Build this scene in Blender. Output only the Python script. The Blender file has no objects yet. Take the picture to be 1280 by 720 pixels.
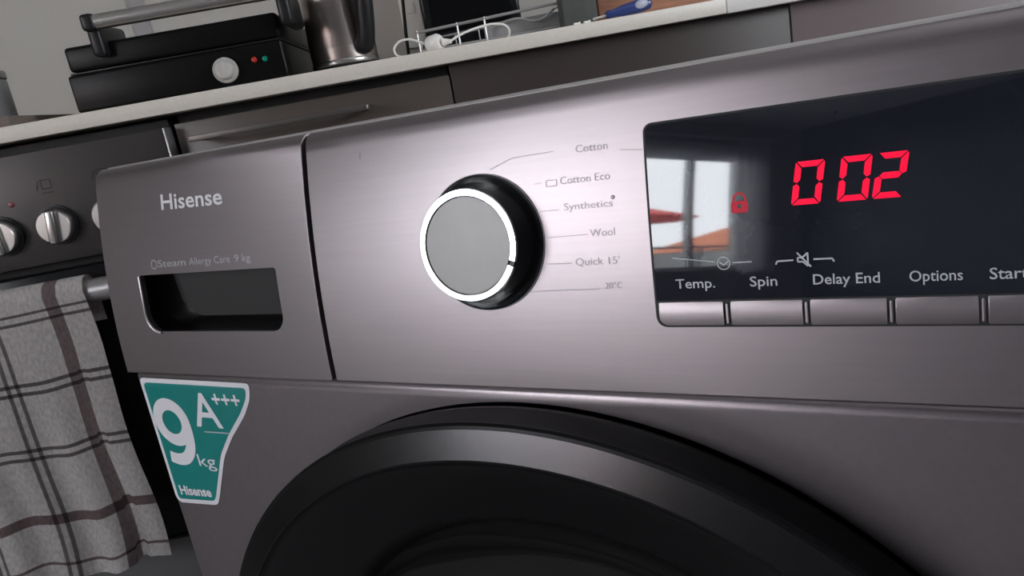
import bpy, bmesh, math, random
from mathutils import Vector, Matrix
from mathutils.geometry import tessellate_polygon

random.seed(7)
scene = bpy.context.scene
col = scene.collection
PI = math.pi

# ------------------------------------------------------------------ camera
cam_data = bpy.data.cameras.new('camera')
cam_data.sensor_width = 36.0
cam_data.lens = 931.925 / 1280 * 36.0
cam_data.clip_start = 0.02
cam = bpy.data.objects.new('camera', cam_data)
col.objects.link(cam)
cam.matrix_world = Matrix(((0.8719, 0.0302, 0.4888, 0.2818),
                           (0.4580, 0.3031, -0.8357, -0.2774),
                           (-0.1734, 0.9525, 0.2505, 0.8470),
                           (0, 0, 0, 1)))
scene.camera = cam

# ------------------------------------------------------------------ light and exposure
scene.view_settings.view_transform = 'Standard'
scene.view_settings.look = 'None'
scene.view_settings.gamma = 1.0
scene.view_settings.exposure = 0.0
scene.cycles.use_denoising = True
scene.cycles.max_bounces = 10
scene.cycles.diffuse_bounces = 5
scene.cycles.sample_clamp_indirect = 6.0

world = bpy.data.worlds.new('overcast_sky')
world.use_nodes = True
scene.world = world
bg = world.node_tree.nodes['Background']
bg.inputs['Color'].default_value = (0.97, 0.975, 1.03, 1)
bg.inputs['Strength'].default_value = 24.0

# kitchen frame: u runs along the worktop, v goes in under it, w is the height
TH = 0.57488
K = Matrix.Translation((-0.3163, 0.6457, 0.0)) @ Matrix.Rotation(TH, 4, 'Z')
WIN_U, WIN_V0, WIN_V1, WIN_W0, WIN_W1 = -3.0, -4.02, -1.93, 0.74, 2.13
ROOM = dict(u0=-3.0, u1=1.75, v0=-4.45, v1=0.62, h=2.45)

# sky portal in the window opening (guides sampling of the sky, adds no light)
def sky_portal(v0, v1, w0, w1, u, side):
    pl = bpy.data.lights.new('window_sky_portal', 'AREA')
    pl.shape = 'RECTANGLE'
    pl.size = v1 - v0
    pl.size_y = w1 - w0
    pl.cycles.is_portal = True
    po = bpy.data.objects.new('window_sky_portal', pl)
    col.objects.link(po)
    z_ = Vector((side, 0, 0)); x_ = Vector((0, 1, 0)); y_ = z_.cross(x_)
    po.matrix_world = K @ Matrix(((x_.x, y_.x, z_.x, u), (x_.y, y_.y, z_.y, (v0 + v1) / 2), (x_.z, y_.z, z_.z, (w0 + w1) / 2), (0, 0, 0, 1)))
FILL_WIN_V0, FILL_WIN_V1, FILL_WIN_W0, FILL_WIN_W1 = -1.55, -0.70, 1.10, 2.0  # extra opening in the right wall, added to brighten the kitchen background
sky_portal(WIN_V0, WIN_V1, WIN_W0, WIN_W1, WIN_U - 0.02, -1)
sky_portal(FILL_WIN_V0, FILL_WIN_V1, FILL_WIN_W0, FILL_WIN_W1, ROOM['u1'] + 0.02, 1)

# place of the ceiling lamp (built further down, not lit)
LAMP = Vector((-0.4, -1.9, 2.36))

# ------------------------------------------------------------------ materials
def mat(name, color, rough=0.5, metal=0.0, spec=0.5, noise=None, bump=None, coat=0.0, aniso=0.0):
    """noise = (scale, (sx,sy,sz), amount) varies the colour; bump = (scale, (sx,sy,sz), strength, distance)"""
    m = bpy.data.materials.new(name)
    m.use_nodes = True
    nt = m.node_tree
    b = nt.nodes['Principled BSDF']
    b.inputs['Base Color'].default_value = (*color, 1)
    b.inputs['Roughness'].default_value = rough
    b.inputs['Metallic'].default_value = metal
    b.inputs['Specular IOR Level'].default_value = spec
    b.inputs['Coat Weight'].default_value = coat
    b.inputs['Anisotropic'].default_value = aniso
    if aniso:   # brushed along the horizontal: highlights spread upright
        b.inputs['Anisotropic Rotation'].default_value = 0.25
        tg = nt.nodes.new('ShaderNodeTangent'); tg.direction_type = 'RADIAL'; tg.axis = 'Z'
        nt.links.new(tg.outputs[0], b.inputs['Tangent'])
    tc = nt.nodes.new('ShaderNodeTexCoord')
    def tex(scale, stretch, detail=4):
        mp = nt.nodes.new('ShaderNodeMapping')
        mp.inputs['Scale'].default_value = stretch
        nt.links.new(tc.outputs['Object'], mp.inputs['Vector'])
        n = nt.nodes.new('ShaderNodeTexNoise')
        n.inputs['Scale'].default_value = scale
        n.inputs['Detail'].default_value = detail
        nt.links.new(mp.outputs['Vector'], n.inputs['Vector'])
        return n
    if noise:
        n = tex(noise[0], noise[1])
        r = nt.nodes.new('ShaderNodeMapRange')
        r.inputs['From Min'].default_value = 0.25; r.inputs['From Max'].default_value = 0.75
        r.inputs['To Min'].default_value = 1 - noise[2]; r.inputs['To Max'].default_value = 1 + noise[2]
        nt.links.new(n.outputs['Fac'], r.inputs['Value'])
        mx = nt.nodes.new('ShaderNodeMix'); mx.data_type = 'RGBA'; mx.blend_type = 'MULTIPLY'
        mx.inputs['Factor'].default_value = 1.0
        mx.inputs['A'].default_value = (*color, 1)
        nt.links.new(r.outputs['Result'], mx.inputs['B'])
        nt.links.new(mx.outputs['Result'], b.inputs['Base Color'])
    if bump:
        n = tex(bump[0], bump[1])
        bp = nt.nodes.new('ShaderNodeBump')
        bp.inputs['Strength'].default_value = bump[2]
        bp.inputs['Distance'].default_value = bump[3]
        nt.links.new(n.outputs['Fac'], bp.inputs['Height'])
        nt.links.new(bp.outputs['Normal'], b.inputs['Normal'])
    return m

def emit(name, color, strength):
    m = bpy.data.materials.new(name)
    m.use_nodes = True
    b = m.node_tree.nodes['Principled BSDF']
    b.inputs['Base Color'].default_value = (*[c * 0.05 for c in color], 1)
    b.inputs['Emission Color'].default_value = (*color, 1)
    b.inputs['Emission Strength'].default_value = strength
    b.inputs['Specular IOR Level'].default_value = 0.1
    return m

def pane_glass(name):
    m = bpy.data.materials.new(name)
    m.use_nodes = True
    nt = m.node_tree
    nt.nodes.clear()
    o = nt.nodes.new('ShaderNodeOutputMaterial')
    t = nt.nodes.new('ShaderNodeBsdfTransparent'); t.inputs['Color'].default_value = (0.95, 0.97, 0.97, 1)
    g = nt.nodes.new('ShaderNodeBsdfGlossy'); g.inputs['Roughness'].default_value = 0.02
    mx = nt.nodes.new('ShaderNodeMixShader'); mx.inputs['Fac'].default_value = 0.06
    nt.links.new(t.outputs[0], mx.inputs[1]); nt.links.new(g.outputs[0], mx.inputs[2])
    nt.links.new(mx.outputs[0], o.inputs['Surface'])
    return m

M = {}
BR = (1, 60, 60)
M['silver'] = mat('brushed_titanium_silver', (0.232, 0.205, 0.213), 0.38, 0.93, aniso=0.46, noise=(9, (2, 60, 60), 0.03), bump=(12, (2, 60, 60), 0.05, 0.0003))
M['silver_body'] = mat('titanium_silver_paint', (0.205, 0.180, 0.188), 0.40, 0.88, noise=(300, (1, 1, 1), 0.05))
M['lid'] = mat('grey_lid_edge', (0.42, 0.40, 0.405), 0.35, 0.5)
M['black_gloss'] = mat('black_gloss_plastic', (0.012, 0.012, 0.013), 0.16)
M['black_satin'] = mat('black_satin_plastic', (0.010, 0.010, 0.011), 0.4, spec=0.3)
M['black_grip'] = mat('black_grip_plastic', (0.004, 0.004, 0.004), 0.34, spec=0.12)
M['black_rim'] = mat('black_rim_plastic', (0.004, 0.004, 0.0045), 0.5, spec=0.1)
M['black_matt'] = mat('black_matt', (0.01, 0.01, 0.01), 0.7)
M['display'] = mat('dark_display_glass', (0.010, 0.011, 0.017), 0.035, noise=(30, (1, 1, 1), 0.2))
M['chrome'] = mat('chrome_ring', (0.93, 0.92, 0.92), 0.08, 1.0)
M['spun'] = mat('spun_metal_cap', (0.190, 0.186, 0.183), 0.5, 0.75, noise=(40, (1, 1, 1), 0.06))
M['door_ring'] = mat('dark_chrome_door_ring', (0.030, 0.028, 0.029), 0.26, 0.9)
M['door_face'] = mat('black_door_face', (0.005, 0.005, 0.0055), 0.36, spec=0.22)
M['door_glass'] = mat('black_door_glass', (0.008, 0.008, 0.007), 0.06)
M['led'] = emit('red_led', (1.0, 0.004, 0.045), 1.1)
M['led_dim'] = emit('red_lock_lamp', (1.0, 0.06, 0.10), 0.36)
M['print_light'] = mat('pale_grey_print', (0.40, 0.40, 0.42), 0.5)
M['print_dark'] = mat('faded_grey_print', (0.155, 0.140, 0.144), 0.45, 0.9)
M['print_logo'] = mat('silver_logo_print', (0.62, 0.61, 0.63), 0.4, 0.2)
M['teal'] = mat('teal_sticker', (0.0, 0.17, 0.155), 0.4)
M['sticker_white'] = mat('white_sticker', (0.62, 0.61, 0.64), 0.4)
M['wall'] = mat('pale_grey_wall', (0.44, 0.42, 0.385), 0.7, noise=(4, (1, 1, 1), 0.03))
M['wall_shade'] = mat('wall_coloured_as_shade', (0.12, 0.125, 0.15), 0.7, noise=(4, (1, 1, 1), 0.03))  # walls out of view, coloured dark so the display mirrors a dim room
M['wall_dark'] = mat('wall_joint', (0.30, 0.29, 0.29), 0.7)
M['ceiling'] = mat('ceiling_white', (0.84, 0.83, 0.82), 0.8)
M['floor'] = mat('grey_floor_tiles', (0.16, 0.15, 0.15), 0.45, noise=(6, (1, 1, 1), 0.12))
M['worktop'] = mat('cream_worktop', (0.58, 0.54, 0.48), 0.4, noise=(220, (1, 1, 1), 0.05))
M['worktop_b'] = mat('white_worktop', (0.68, 0.66, 0.63), 0.35)
M['brown'] = mat('grey_brown_laminate', (0.068, 0.055, 0.047), 0.36, spec=0.35, noise=(8, (1, 1, 6), 0.05))
M['brown_dark'] = mat('dark_brown_gloss', (0.044, 0.035, 0.032), 0.40, spec=0.2, noise=(6, (1, 1, 1), 0.06))
M['mauve'] = mat('mauve_grey_laminate', (0.13, 0.102, 0.102), 0.42, spec=0.4, noise=(5, (1, 1, 1), 0.04))
M['steel_dark'] = mat('dark_brushed_steel', (0.068, 0.062, 0.060), 0.42, 0.8, noise=(20, (60, 60, 2), 0.06))
M['handle_brown'] = mat('brown_grey_handle_metal', (0.10, 0.09, 0.083), 0.4, 0.6)
M['steel'] = mat('brushed_steel', (0.46, 0.44, 0.42), 0.30, 1.0, noise=(20, (40, 40, 2), 0.05))
M['steel_kettle'] = mat('kettle_steel', (0.36, 0.31, 0.285), 0.36, 1.0, noise=(8, (1, 1, 40), 0.05))
M['oven_glass'] = mat('black_oven_glass', (0.006, 0.006, 0.007), 0.2, spec=0.18)
M['grey_panel'] = mat('grey_drawer_metal', (0.09, 0.088, 0.09), 0.5, 0.3)
M['bar_grey'] = mat('grey_oven_bar', (0.34, 0.33, 0.33), 0.35, 0.8)
M['knob_grey'] = mat('pale_grey_plastic', (0.42, 0.40, 0.38), 0.45)
M['red_lamp'] = mat('red_lamp', (0.45, 0.03, 0.02), 0.25)
M['green_lamp'] = mat('green_lamp', (0.0, 0.22, 0.13), 0.25)
M['dim_red'] = mat('dark_red_lamp', (0.16, 0.01, 0.015), 0.3)
M['white_plastic'] = mat('white_plastic', (0.72, 0.70, 0.66), 0.35)
M['wire'] = mat('steel_wire', (0.40, 0.39, 0.39), 0.42, 0.9)
M['dark_wire'] = mat('dark_grey_wire', (0.10, 0.10, 0.10), 0.4)
M['tray'] = mat('grey_tray_plastic', (0.24, 0.24, 0.24), 0.5)
M['slate'] = mat('slate_green_grey', (0.055, 0.058, 0.053), 0.65, noise=(90, (1, 1, 1), 0.1))
M['wood'] = mat('reddish_wood', (0.30, 0.14, 0.085), 0.5, noise=(30, (1, 8, 8), 0.25))
M['wood_dark'] = mat('weathered_board_wood', (0.13, 0.105, 0.09), 0.6, noise=(30, (1, 9, 9), 0.3))
M['blue'] = mat('blue_handle_plastic', (0.012, 0.03, 0.14), 0.3)
M['blue_grey'] = mat('pale_blue_grey_plastic', (0.34, 0.37, 0.46), 0.4)
M['pvc'] = mat('white_window_frame', (0.55, 0.56, 0.58), 0.4)
def translucent(name, color, k):
    m = mat(name, color, 0.9)
    nt = m.node_tree
    tr = nt.nodes.new('ShaderNodeBsdfTranslucent'); tr.inputs['Color'].default_value = (*color, 1)
    mx = nt.nodes.new('ShaderNodeMixShader'); mx.inputs['Fac'].default_value = k
    nt.links.new(nt.nodes['Principled BSDF'].outputs[0], mx.inputs[1]); nt.links.new(tr.outputs[0], mx.inputs[2])
    nt.links.new(mx.outputs[0], nt.nodes['Material Output'].inputs['Surface'])
    return m
M['curtain'] = translucent('pale_grey_curtain', (0.80, 0.80, 0.82), 0.85)
M['blind'] = translucent('grey_roller_blind', (0.60, 0.61, 0.64), 0.7)
M['glass'] = pane_glass('window_glass')
M['terracotta'] = mat('terracotta_roof', (0.62, 0.22, 0.12), 0.8, noise=(3, (1, 1, 1), 0.2))
M['red_cloth'] = mat('red_parasol_cloth', (0.65, 0.10, 0.09), 0.8)
M['render'] = mat('pale_house_render', (0.55, 0.52, 0.48), 0.8)
M['concrete'] = mat('grey_concrete', (0.28, 0.28, 0.27), 0.8, noise=(3, (1, 1, 1), 0.1))
M['rail'] = mat('dark_rail_metal', (0.05, 0.05, 0.055), 0.4, 0.5)

# ------------------------------------------------------------------ object helpers
# washing machine panel: height of its lower edge, bow of its face, height, top rounding
Z0 = 0.715
PA, PB, PH = 0.0417, 0.8978, 0.13
BEV = 0.0065
class Thing:
    pass

def thing(name, label, cat, base, frame=Matrix.Identity(4), group=None):
    t = Thing()
    o = bpy.data.objects.new(name, None)
    o.empty_display_size = 0.05
    col.objects.link(o)
    t.base = Vector(base)
    o.matrix_world = frame @ Matrix.Translation(t.base)
    o['label'] = label; o['category'] = cat
    if group: o['group'] = group
    t.obj = o
    return t

def finish(bm, name, m, angle=35, smooth=True):
    bmesh.ops.recalc_face_normals(bm, faces=bm.faces)
    me = bpy.data.meshes.new(name)
    bm.to_mesh(me); bm.free()
    if smooth:
        for f in me.polygons: f.use_smooth = True
        me.set_sharp_from_angle(angle=math.radians(angle))
    me.materials.append(m)
    return me

def bowed_normals(me, base, pillowed=False):
    """exact normals of the bowed panel on its front faces, so that it mirrors cleanly"""
    out = []
    for p in me.polygons:
        for li in p.loop_indices:
            z = me.vertices[me.loops[li].vertex_index].co.z + base.z - Z0
            sl = PA + 2 * PB * z
            if pillowed: sl += .0014 / .0049 * max(-1, min(1, (z - .0348) / .0049))
            nn = Vector((0, -1, sl)).normalized()
            out.append(nn if (p.normal.dot(nn) > (0.97 if pillowed else 0.995) and z < PH - BEV + .0005) else Vector((0, 0, 0)))
    me.normals_split_custom_set(out)

def part(t, name, bm, m, parent=None, label=None, angle=35, smooth=True, bowed=False):
    """bm is given in the thing's frame coordinates (not relative to its base)"""
    bmesh.ops.translate(bm, verts=bm.verts, vec=-t.base)
    me = finish(bm, name, m, angle, smooth)
    if bowed: bowed_normals(me, t.base, bowed == 'pillow')
    o = bpy.data.objects.new(name, me)
    col.objects.link(o)
    o.parent = parent if parent is not None else t.obj
    if label: o['label'] = label
    return o

def single(name, label, cat, bm, m, base, frame=Matrix.Identity(4), group=None, angle=35):
    bmesh.ops.translate(bm, verts=bm.verts, vec=-Vector(base))
    me = finish(bm, name, m, angle)
    o = bpy.data.objects.new(name, me)
    col.objects.link(o)
    o.matrix_world = frame @ Matrix.Translation(base)
    o['label'] = label; o['category'] = cat
    if group: o['group'] = group
    return o

def struct(name, bm, m, frame=K, parent=None, angle=35):
    me = finish(bm, name, m, angle)
    o = bpy.data.objects.new(name, me)
    col.objects.link(o)
    if parent is None:
        o.matrix_world = frame
        o['kind'] = 'structure'
    else:
        o.parent = parent
    return o

def join(*bms):
    out = bmesh.new()
    for b in bms:
        me = bpy.data.meshes.new('tmp'); b.to_mesh(me); b.free()
        out.from_mesh(me); bpy.data.meshes.remove(me)
    return out

def box(lo, hi, bev=0.0, seg=2):
    bm = bmesh.new()
    bmesh.ops.create_cube(bm, size=1.0)
    lo, hi = Vector(lo), Vector(hi)
    for v in bm.verts:
        v.co = Vector([(lo[i] + hi[i]) / 2 + v.co[i] * (hi[i] - lo[i]) for i in range(3)])
    if bev > 0:
        bmesh.ops.bevel(bm, geom=list(bm.edges), offset=bev, segments=seg, profile=0.5, affect='EDGES')
    return bm

def lathe(profile, origin, axis, n=48, ref=None):
    """profile = [(r, h)] along axis from origin"""
    bm = bmesh.new()
    axis = Vector(axis).normalized()
    if ref is None:
        ref = Vector((1, 0, 0)) if abs(axis.x) < 0.9 else Vector((0, 1, 0))
    a = (ref - axis * ref.dot(axis)).normalized(); b = axis.cross(a)
    o = Vector(origin)
    rings = []
    for r, h in profile:
        if r < 1e-6:
            rings.append([bm.verts.new(o + axis * h)])
        else:
            rings.append([bm.verts.new(o + axis * h + (a * math.cos(2 * PI * k / n) + b * math.sin(2 * PI * k / n)) * r) for k in range(n)])
    for r0, r1 in zip(rings, rings[1:]):
        for k in range(n):
            k2 = (k + 1) % n
            if len(r0) == 1 and len(r1) == 1: continue
            if len(r0) == 1: bm.faces.new((r0[0], r1[k], r1[k2]))
            elif len(r1) == 1: bm.faces.new((r0[k], r0[k2], r1[0]))
            else: bm.faces.new((r0[k], r0[k2], r1[k2], r1[k]))
    return bm

def smooth_path(pts, sub=6, closed=False):
    P = [Vector(p) for p in pts]
    if len(P) < 3: return P
    out = []
    n = len(P)
    rng = n if closed else n - 1
    for i in range(rng):
        if closed:
            p0, p1, p2, p3 = P[(i - 1) % n], P[i], P[(i + 1) % n], P[(i + 2) % n]
        else:
            p0, p1, p2, p3 = P[max(i - 1, 0)], P[i], P[i + 1], P[min(i + 2, n - 1)]
        for k in range(sub):
            t = k / sub
            out.append(0.5 * ((2 * p1) + (p2 - p0) * t + (2 * p0 - 5 * p1 + 4 * p2 - p3) * t * t + (3 * p1 - p0 - 3 * p2 + p3) * t ** 3))
    if not closed: out.append(P[-1])
    return out

def tube(pts, r, n=10, closed=False, flat=1.0):
    """r may be a number or a list of radii"""
    bm = bmesh.new()
    P = [Vector(p) for p in pts]
    N = len(P)
    rs = r if isinstance(r, (list, tuple)) else [r] * N
    up = Vector((0, 0, 1)); rings = []
    for i in range(N):
        if closed: t = P[(i + 1) % N] - P[(i - 1) % N]
        else: t = P[min(i + 1, N - 1)] - P[max(i - 1, 0)]
        t.normalize()
        s = t.cross(up)
        if s.length < 0.05: s = t.cross(Vector((0, 1, 0)))
        s.normalize()
        if i and s.dot(prev) < 0: s = -s
        prev = s
        u = s.cross(t)
        rings.append([bm.verts.new(P[i] + (s * math.cos(2 * PI * k / n) + u * math.sin(2 * PI * k / n) * flat) * rs[i]) for k in range(n)])
    for i in range(N if closed else N - 1):
        r0, r1 = rings[i], rings[(i + 1) % N]
        for k in range(n):
            bm.faces.new((r0[k], r0[(k + 1) % n], r1[(k + 1) % n], r1[k]))
    if not closed:
        bm.faces.new(rings[0]); bm.faces.new(rings[-1])
    return bm

# --- outlines in a face's own (x, z) plane
def rrect(x0, x1, z0, z1, r=0.0, n=5, rs=None):
    """counter-clockwise; rs = radii bl, br, tr, tl"""
    rs = rs or (r, r, r, r)
    pts = []
    for (cx, cz, a0, rr) in ((x0, z0, 180, rs[0]), (x1, z0, 270, rs[1]), (x1, z1, 0, rs[2]), (x0, z1, 90, rs[3])):
        sx = 1 if cx == x0 else -1; sz = 1 if cz == z0 else -1
        if rr <= 0: pts.append((cx, cz)); continue
        for k in range(n + 1):
            a = math.radians(a0 + 90 * k / n)
            pts.append((cx + sx * rr + rr * math.cos(a), cz + sz * rr + rr * math.sin(a)))
    return pts

def circle(cx, cz, r, n=96):
    return [(cx + r * math.cos(2 * PI * k / n), cz + r * math.sin(2 * PI * k / n)) for k in range(n)]

def offset(poly, d):
    """shrink a counter-clockwise outline by d"""
    n = len(poly); out = []
    for i in range(n):
        p0, p1, p2 = Vector(poly[i - 1]), Vector(poly[i]), Vector(poly[(i + 1) % n])
        e0 = (p1 - p0).normalized(); e1 = (p2 - p1).normalized()
        n0 = Vector((-e0.y, e0.x)); n1 = Vector((-e1.y, e1.x))
        b = n0 + n1
        if b.length < 1e-6: b = n0.copy()
        b.normalize()
        out.append(tuple(p1 + b * (d / max(0.35, b.dot(n0)))))
    return out

def plate(outer, h, depth, r=0.0, holes=(), wrap=None, cuts=(), seg=3, back=False, hole_depth=None):
    """a sheet with a rounded front edge, front at height h, edge turned back by depth; holes get straight walls"""
    bm = bmesh.new()
    loops = []
    if r > 0:
        for k in range(seg + 1):
            a = PI / 2 * k / seg
            loops.append((offset(outer, r * (1 - math.sin(a))), h - r * (1 - math.cos(a))))
    else:
        loops.append((list(outer), h))
    loops.append((list(outer), h - depth))
    rings = [[bm.verts.new((x, z, hh)) for x, z in lp] for lp, hh in loops]
    n = len(outer)
    for r0, r1 in zip(rings, rings[1:]):
        for k in range(n):
            bm.faces.new((r0[k], r0[(k + 1) % n], r1[(k + 1) % n], r1[k]))
    polys = [[Vector((v.co.x, v.co.y, 0)) for v in rings[0]]]
    flat = list(rings[0])
    hd = hole_depth if hole_depth is not None else depth
    for hl in holes:
        hv = [bm.verts.new((x, z, h)) for x, z in hl]
        hb = [bm.verts.new((x, z, h - hd)) for x, z in hl]
        for k in range(len(hl)):
            bm.faces.new((hv[k], hv[(k + 1) % len(hl)], hb[(k + 1) % len(hl)], hb[k]))
        polys.append([Vector((v.co.x, v.co.y, 0)) for v in hv])
        flat += hv
    for tri in tessellate_polygon(polys):
        try: bm.faces.new([flat[i] for i in tri])
        except ValueError: pass
    if back:
        bm.faces.new(rings[-1])
    for c in cuts:
        bmesh.ops.bisect_plane(bm, geom=list(bm.verts) + list(bm.edges) + list(bm.faces), plane_co=(0, c, 0), plane_no=(0, 1, 0), dist=1e-7)
    if wrap:
        for v in bm.verts: v.co = wrap(v.co.x, v.co.y, v.co.z)
    return bm

# --- lettering
def text_mesh(s, shear=0.0, bold=0.0):
    cu = bpy.data.curves.new('tmp_text', 'FONT')
    cu.body = s; cu.size = 1.0; cu.shear = shear; cu.offset = bold
    cu.resolution_u = 3
    ob = bpy.data.objects.new('tmp_text', cu)
    col.objects.link(ob)
    dg = bpy.context.evaluated_depsgraph_get()
    me = bpy.data.meshes.new_from_object(ob.evaluated_get(dg))
    bpy.data.objects.remove(ob); bpy.data.curves.remove(cu)
    return me

_cap = None
def lettering(t, parent, s, x0, x1, zb, cap, m, wrap, h=0.00025, shear=0.0, bold=0.0, slope=0.0, name='lettering', label=None):
    global _cap
    if _cap is None:
        q = text_mesh('H'); _cap = max(v.co.y for v in q.vertices)
    me = text_mesh(s, shear, bold)
    bm = bmesh.new(); bm.from_mesh(me); bpy.data.meshes.remove(me)
    xs = [v.co.x for v in bm.verts]; lo, hi = min(xs), max(xs)
    for v in bm.verts:
        x = x0 + (v.co.x - lo) / (hi - lo) * (x1 - x0)
        z = zb + v.co.y / _cap * cap + slope * (x - x0)
        v.co = wrap(x, z, h)
    return part(t, name, bm, m, parent, label, smooth=False)

def strokes(segs, width, h, wrap):
    """flat printed line segments [(x0,z0,x1,z1)]"""
    bms = []
    bm = bmesh.new()
    for x0, z0, x1, z1 in segs:
        d = Vector((x1 - x0, z1 - z0)); L = d.length; d.normalize(); nn = Vector((-d.y, d.x)) * width / 2
        k = max(1, int(L / 0.008))
        prev = None
        for i in range(k + 1):
            p = Vector((x0, z0)) + d * (L * i / k)
            a = bm.verts.new(wrap(p.x + nn.x, p.y + nn.y, h)); b = bm.verts.new(wrap(p.x - nn.x, p.y - nn.y, h))
            if prev: bm.faces.new((prev[0], prev[1], b, a))
            prev = (a, b)
    return bm

def arc_strokes(cx, cz, r, n=16, a0=0, a1=360):
    P = [(cx + r * math.cos(math.radians(a0 + (a1 - a0) * k / n)), cz + r * math.sin(math.radians(a0 + (a1 - a0) * k / n))) for k in range(n + 1)]
    return [(*P[i], *P[i + 1]) for i in range(n)]

# ------------------------------------------------------------------ room shell (kitchen frame)
R_ = ROOM
struct('floor', box((R_['u0'] - .2, R_['v0'] - .2, -0.1), (R_['u1'] + .2, R_['v1'] + .2, 0.0)), M['floor'])
struct('ceiling', box((R_['u0'] - .2, R_['v0'] - .2, R_['h']), (R_['u1'] + .2, R_['v1'] + .2, R_['h'] + .1)), M['ceiling'])
struct('wall_back', box((R_['u0'] - .2, R_['v1'], 0), (R_['u1'] + .2, R_['v1'] + .15, R_['h'])), M['wall'])
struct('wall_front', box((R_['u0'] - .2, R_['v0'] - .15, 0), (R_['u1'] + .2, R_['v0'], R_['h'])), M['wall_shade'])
ux0, ux1 = R_['u1'], R_['u1'] + .15
struct('wall_right', join(box((ux0, R_['v0'], 0), (ux1, FILL_WIN_V0, R_['h'])),
                          box((ux0, FILL_WIN_V1, 0), (ux1, R_['v1'], R_['h'])),
                          box((ux0, FILL_WIN_V0, 0), (ux1, FILL_WIN_V1, FILL_WIN_W0)),
                          box((ux0, FILL_WIN_V0, FILL_WIN_W1), (ux1, FILL_WIN_V1, R_['h']))), M['wall_shade'])
fill_win = struct('added_fill_window', join(box((ux0 + .06, FILL_WIN_V0, FILL_WIN_W0), (ux0 + .11, FILL_WIN_V1, FILL_WIN_W0 + .045), .004), box((ux0 + .06, FILL_WIN_V0, FILL_WIN_W1 - .045), (ux0 + .11, FILL_WIN_V1, FILL_WIN_W1), .004),
                               box((ux0 + .06, FILL_WIN_V0, FILL_WIN_W0 + .045), (ux0 + .11, FILL_WIN_V0 + .045, FILL_WIN_W1 - .045), .004), box((ux0 + .06, FILL_WIN_V1 - .045, FILL_WIN_W0 + .045), (ux0 + .11, FILL_WIN_V1, FILL_WIN_W1 - .045), .004)), M['pvc'])  # added window out of view, lets in fill light for the background
struct('pane', box((ux0 + .083, FILL_WIN_V0 + .045, FILL_WIN_W0 + .045), (ux0 + .087, FILL_WIN_V1 - .045, FILL_WIN_W1 - .045)), M['glass'], parent=fill_win)
uw0, uw1 = R_['u0'] - .2, R_['u0']
struct('wall_left', join(box((uw0, R_['v0'], 0), (uw1, WIN_V0, R_['h'])),
                         box((uw0, WIN_V1, 0), (uw1, R_['v1'], R_['h'])),
                         box((uw0, WIN_V0, 0), (uw1, WIN_V1, WIN_W0)),
                         box((uw0, WIN_V0, WIN_W1), (uw1, WIN_V1, R_['h']))), M['wall'])
struct('trim_1', box((-0.605, R_['v1'] - .004, 1.07), (-0.572, R_['v1'], R_['h'])), M['wall_dark'])

# window: outer frame, mullions and panes
fu0, fu1 = R_['u0'] - .14, R_['u0'] - .08
wfr = []
fw = 0.045
wfr.append(box((fu0, WIN_V0, WIN_W0), (fu1, WIN_V1, WIN_W0 + fw), .004))
wfr.append(box((fu0, WIN_V0, WIN_W1 - fw), (fu1, WIN_V1, WIN_W1), .004))
for vv in (WIN_V0, WIN_V1 - fw):
    wfr.append(box((fu0, vv, WIN_W0 + fw), (fu1, vv + fw, WIN_W1 - fw), .004))
win = struct('window_1', join(*wfr), M['pvc'])
mull = (-3.61, -2.95, -2.30)
edges = [WIN_V0 + fw] + list(mull) + [WIN_V1 - fw]
for vv in mull:
    struct('mullion', box((fu0, vv - .018, WIN_W0 + fw), (fu1, vv + .018, WIN_W1 - fw), .003), M['pvc'], parent=win)
for i in range(len(edges) - 1):
    a = edges[i] + (0.018 if i else 0); b = edges[i + 1] - (0.018 if i < len(edges) - 2 else 0)
    struct('pane', box((-3.112, a, WIN_W0 + fw), (-3.108, b, WIN_W1 - fw)), M['glass'], parent=win)

# pale curtain gathered beside the window
def wavy_sheet(v0, v1, w0, w1, u, amp, waves, thick=0.004):
    bm = bmesh.new(); n = waves * 10; rows = []
    for off in (0, thick):
        rr = []
        for k in range(n + 1):
            vv = v0 + (v1 - v0) * k / n
            uu = u + off + amp * math.sin(2 * PI * waves * k / n)
            rr.append((bm.verts.new((uu, vv, w0)), bm.verts.new((uu, vv, w1))))
        rows.append(rr)
    for rr in rows:
        for k in range(n): bm.faces.new((rr[k][0], rr[k + 1][0], rr[k + 1][1], rr[k][1]))
    for e in (0, n):
        bm.faces.new((rows[0][e][0], rows[1][e][0], rows[1][e][1], rows[0][e][1]))
    for e in (0, 1):
        for k in range(n): bm.faces.new((rows[0][k][e], rows[0][k + 1][e], rows[1][k + 1][e], rows[1][k][e]))
    return bm
t = thing('curtain', 'pale grey curtain gathered at the right of the window, mirrored in the dark display', 'curtain', (-2.90, -3.9, 0.70), K)
part(t, 'curtain_cloth', wavy_sheet(-4.05, -3.79, 0.70, 2.20, -2.90, 0.018, 4), M['curtain'])
part(t, 'curtain_rail', tube([(-2.90, -4.1, 2.22), (-2.90, -1.5, 2.22)], .014), M['pvc'])
for vv in (-4.0, -1.65):
    part(t, 'rail_bracket', tube([(-2.90, vv, 2.22), (-3.0, vv, 2.22)], .008), M['pvc'])

t = thing('roller_blind', 'grey roller blind drawn a little way down at the top of the window', 'blind', (-2.985, -2.8, 2.16), K)
part(t, 'blind_cloth', box((-2.988, WIN_V0 + .02, 1.985), (-2.985, WIN_V1 - .02, 2.15)), M['blind'])
part(t, 'bottom_bar', box((-2.992, WIN_V0 + .02, 1.975), (-2.981, WIN_V1 - .02, 1.987), .002), M['pvc'])
part(t, 'roller', tube([(-2.975, WIN_V0 + .01, 2.165), (-2.975, WIN_V1 - .01, 2.165)], .02, 16), M['pvc'])

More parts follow.
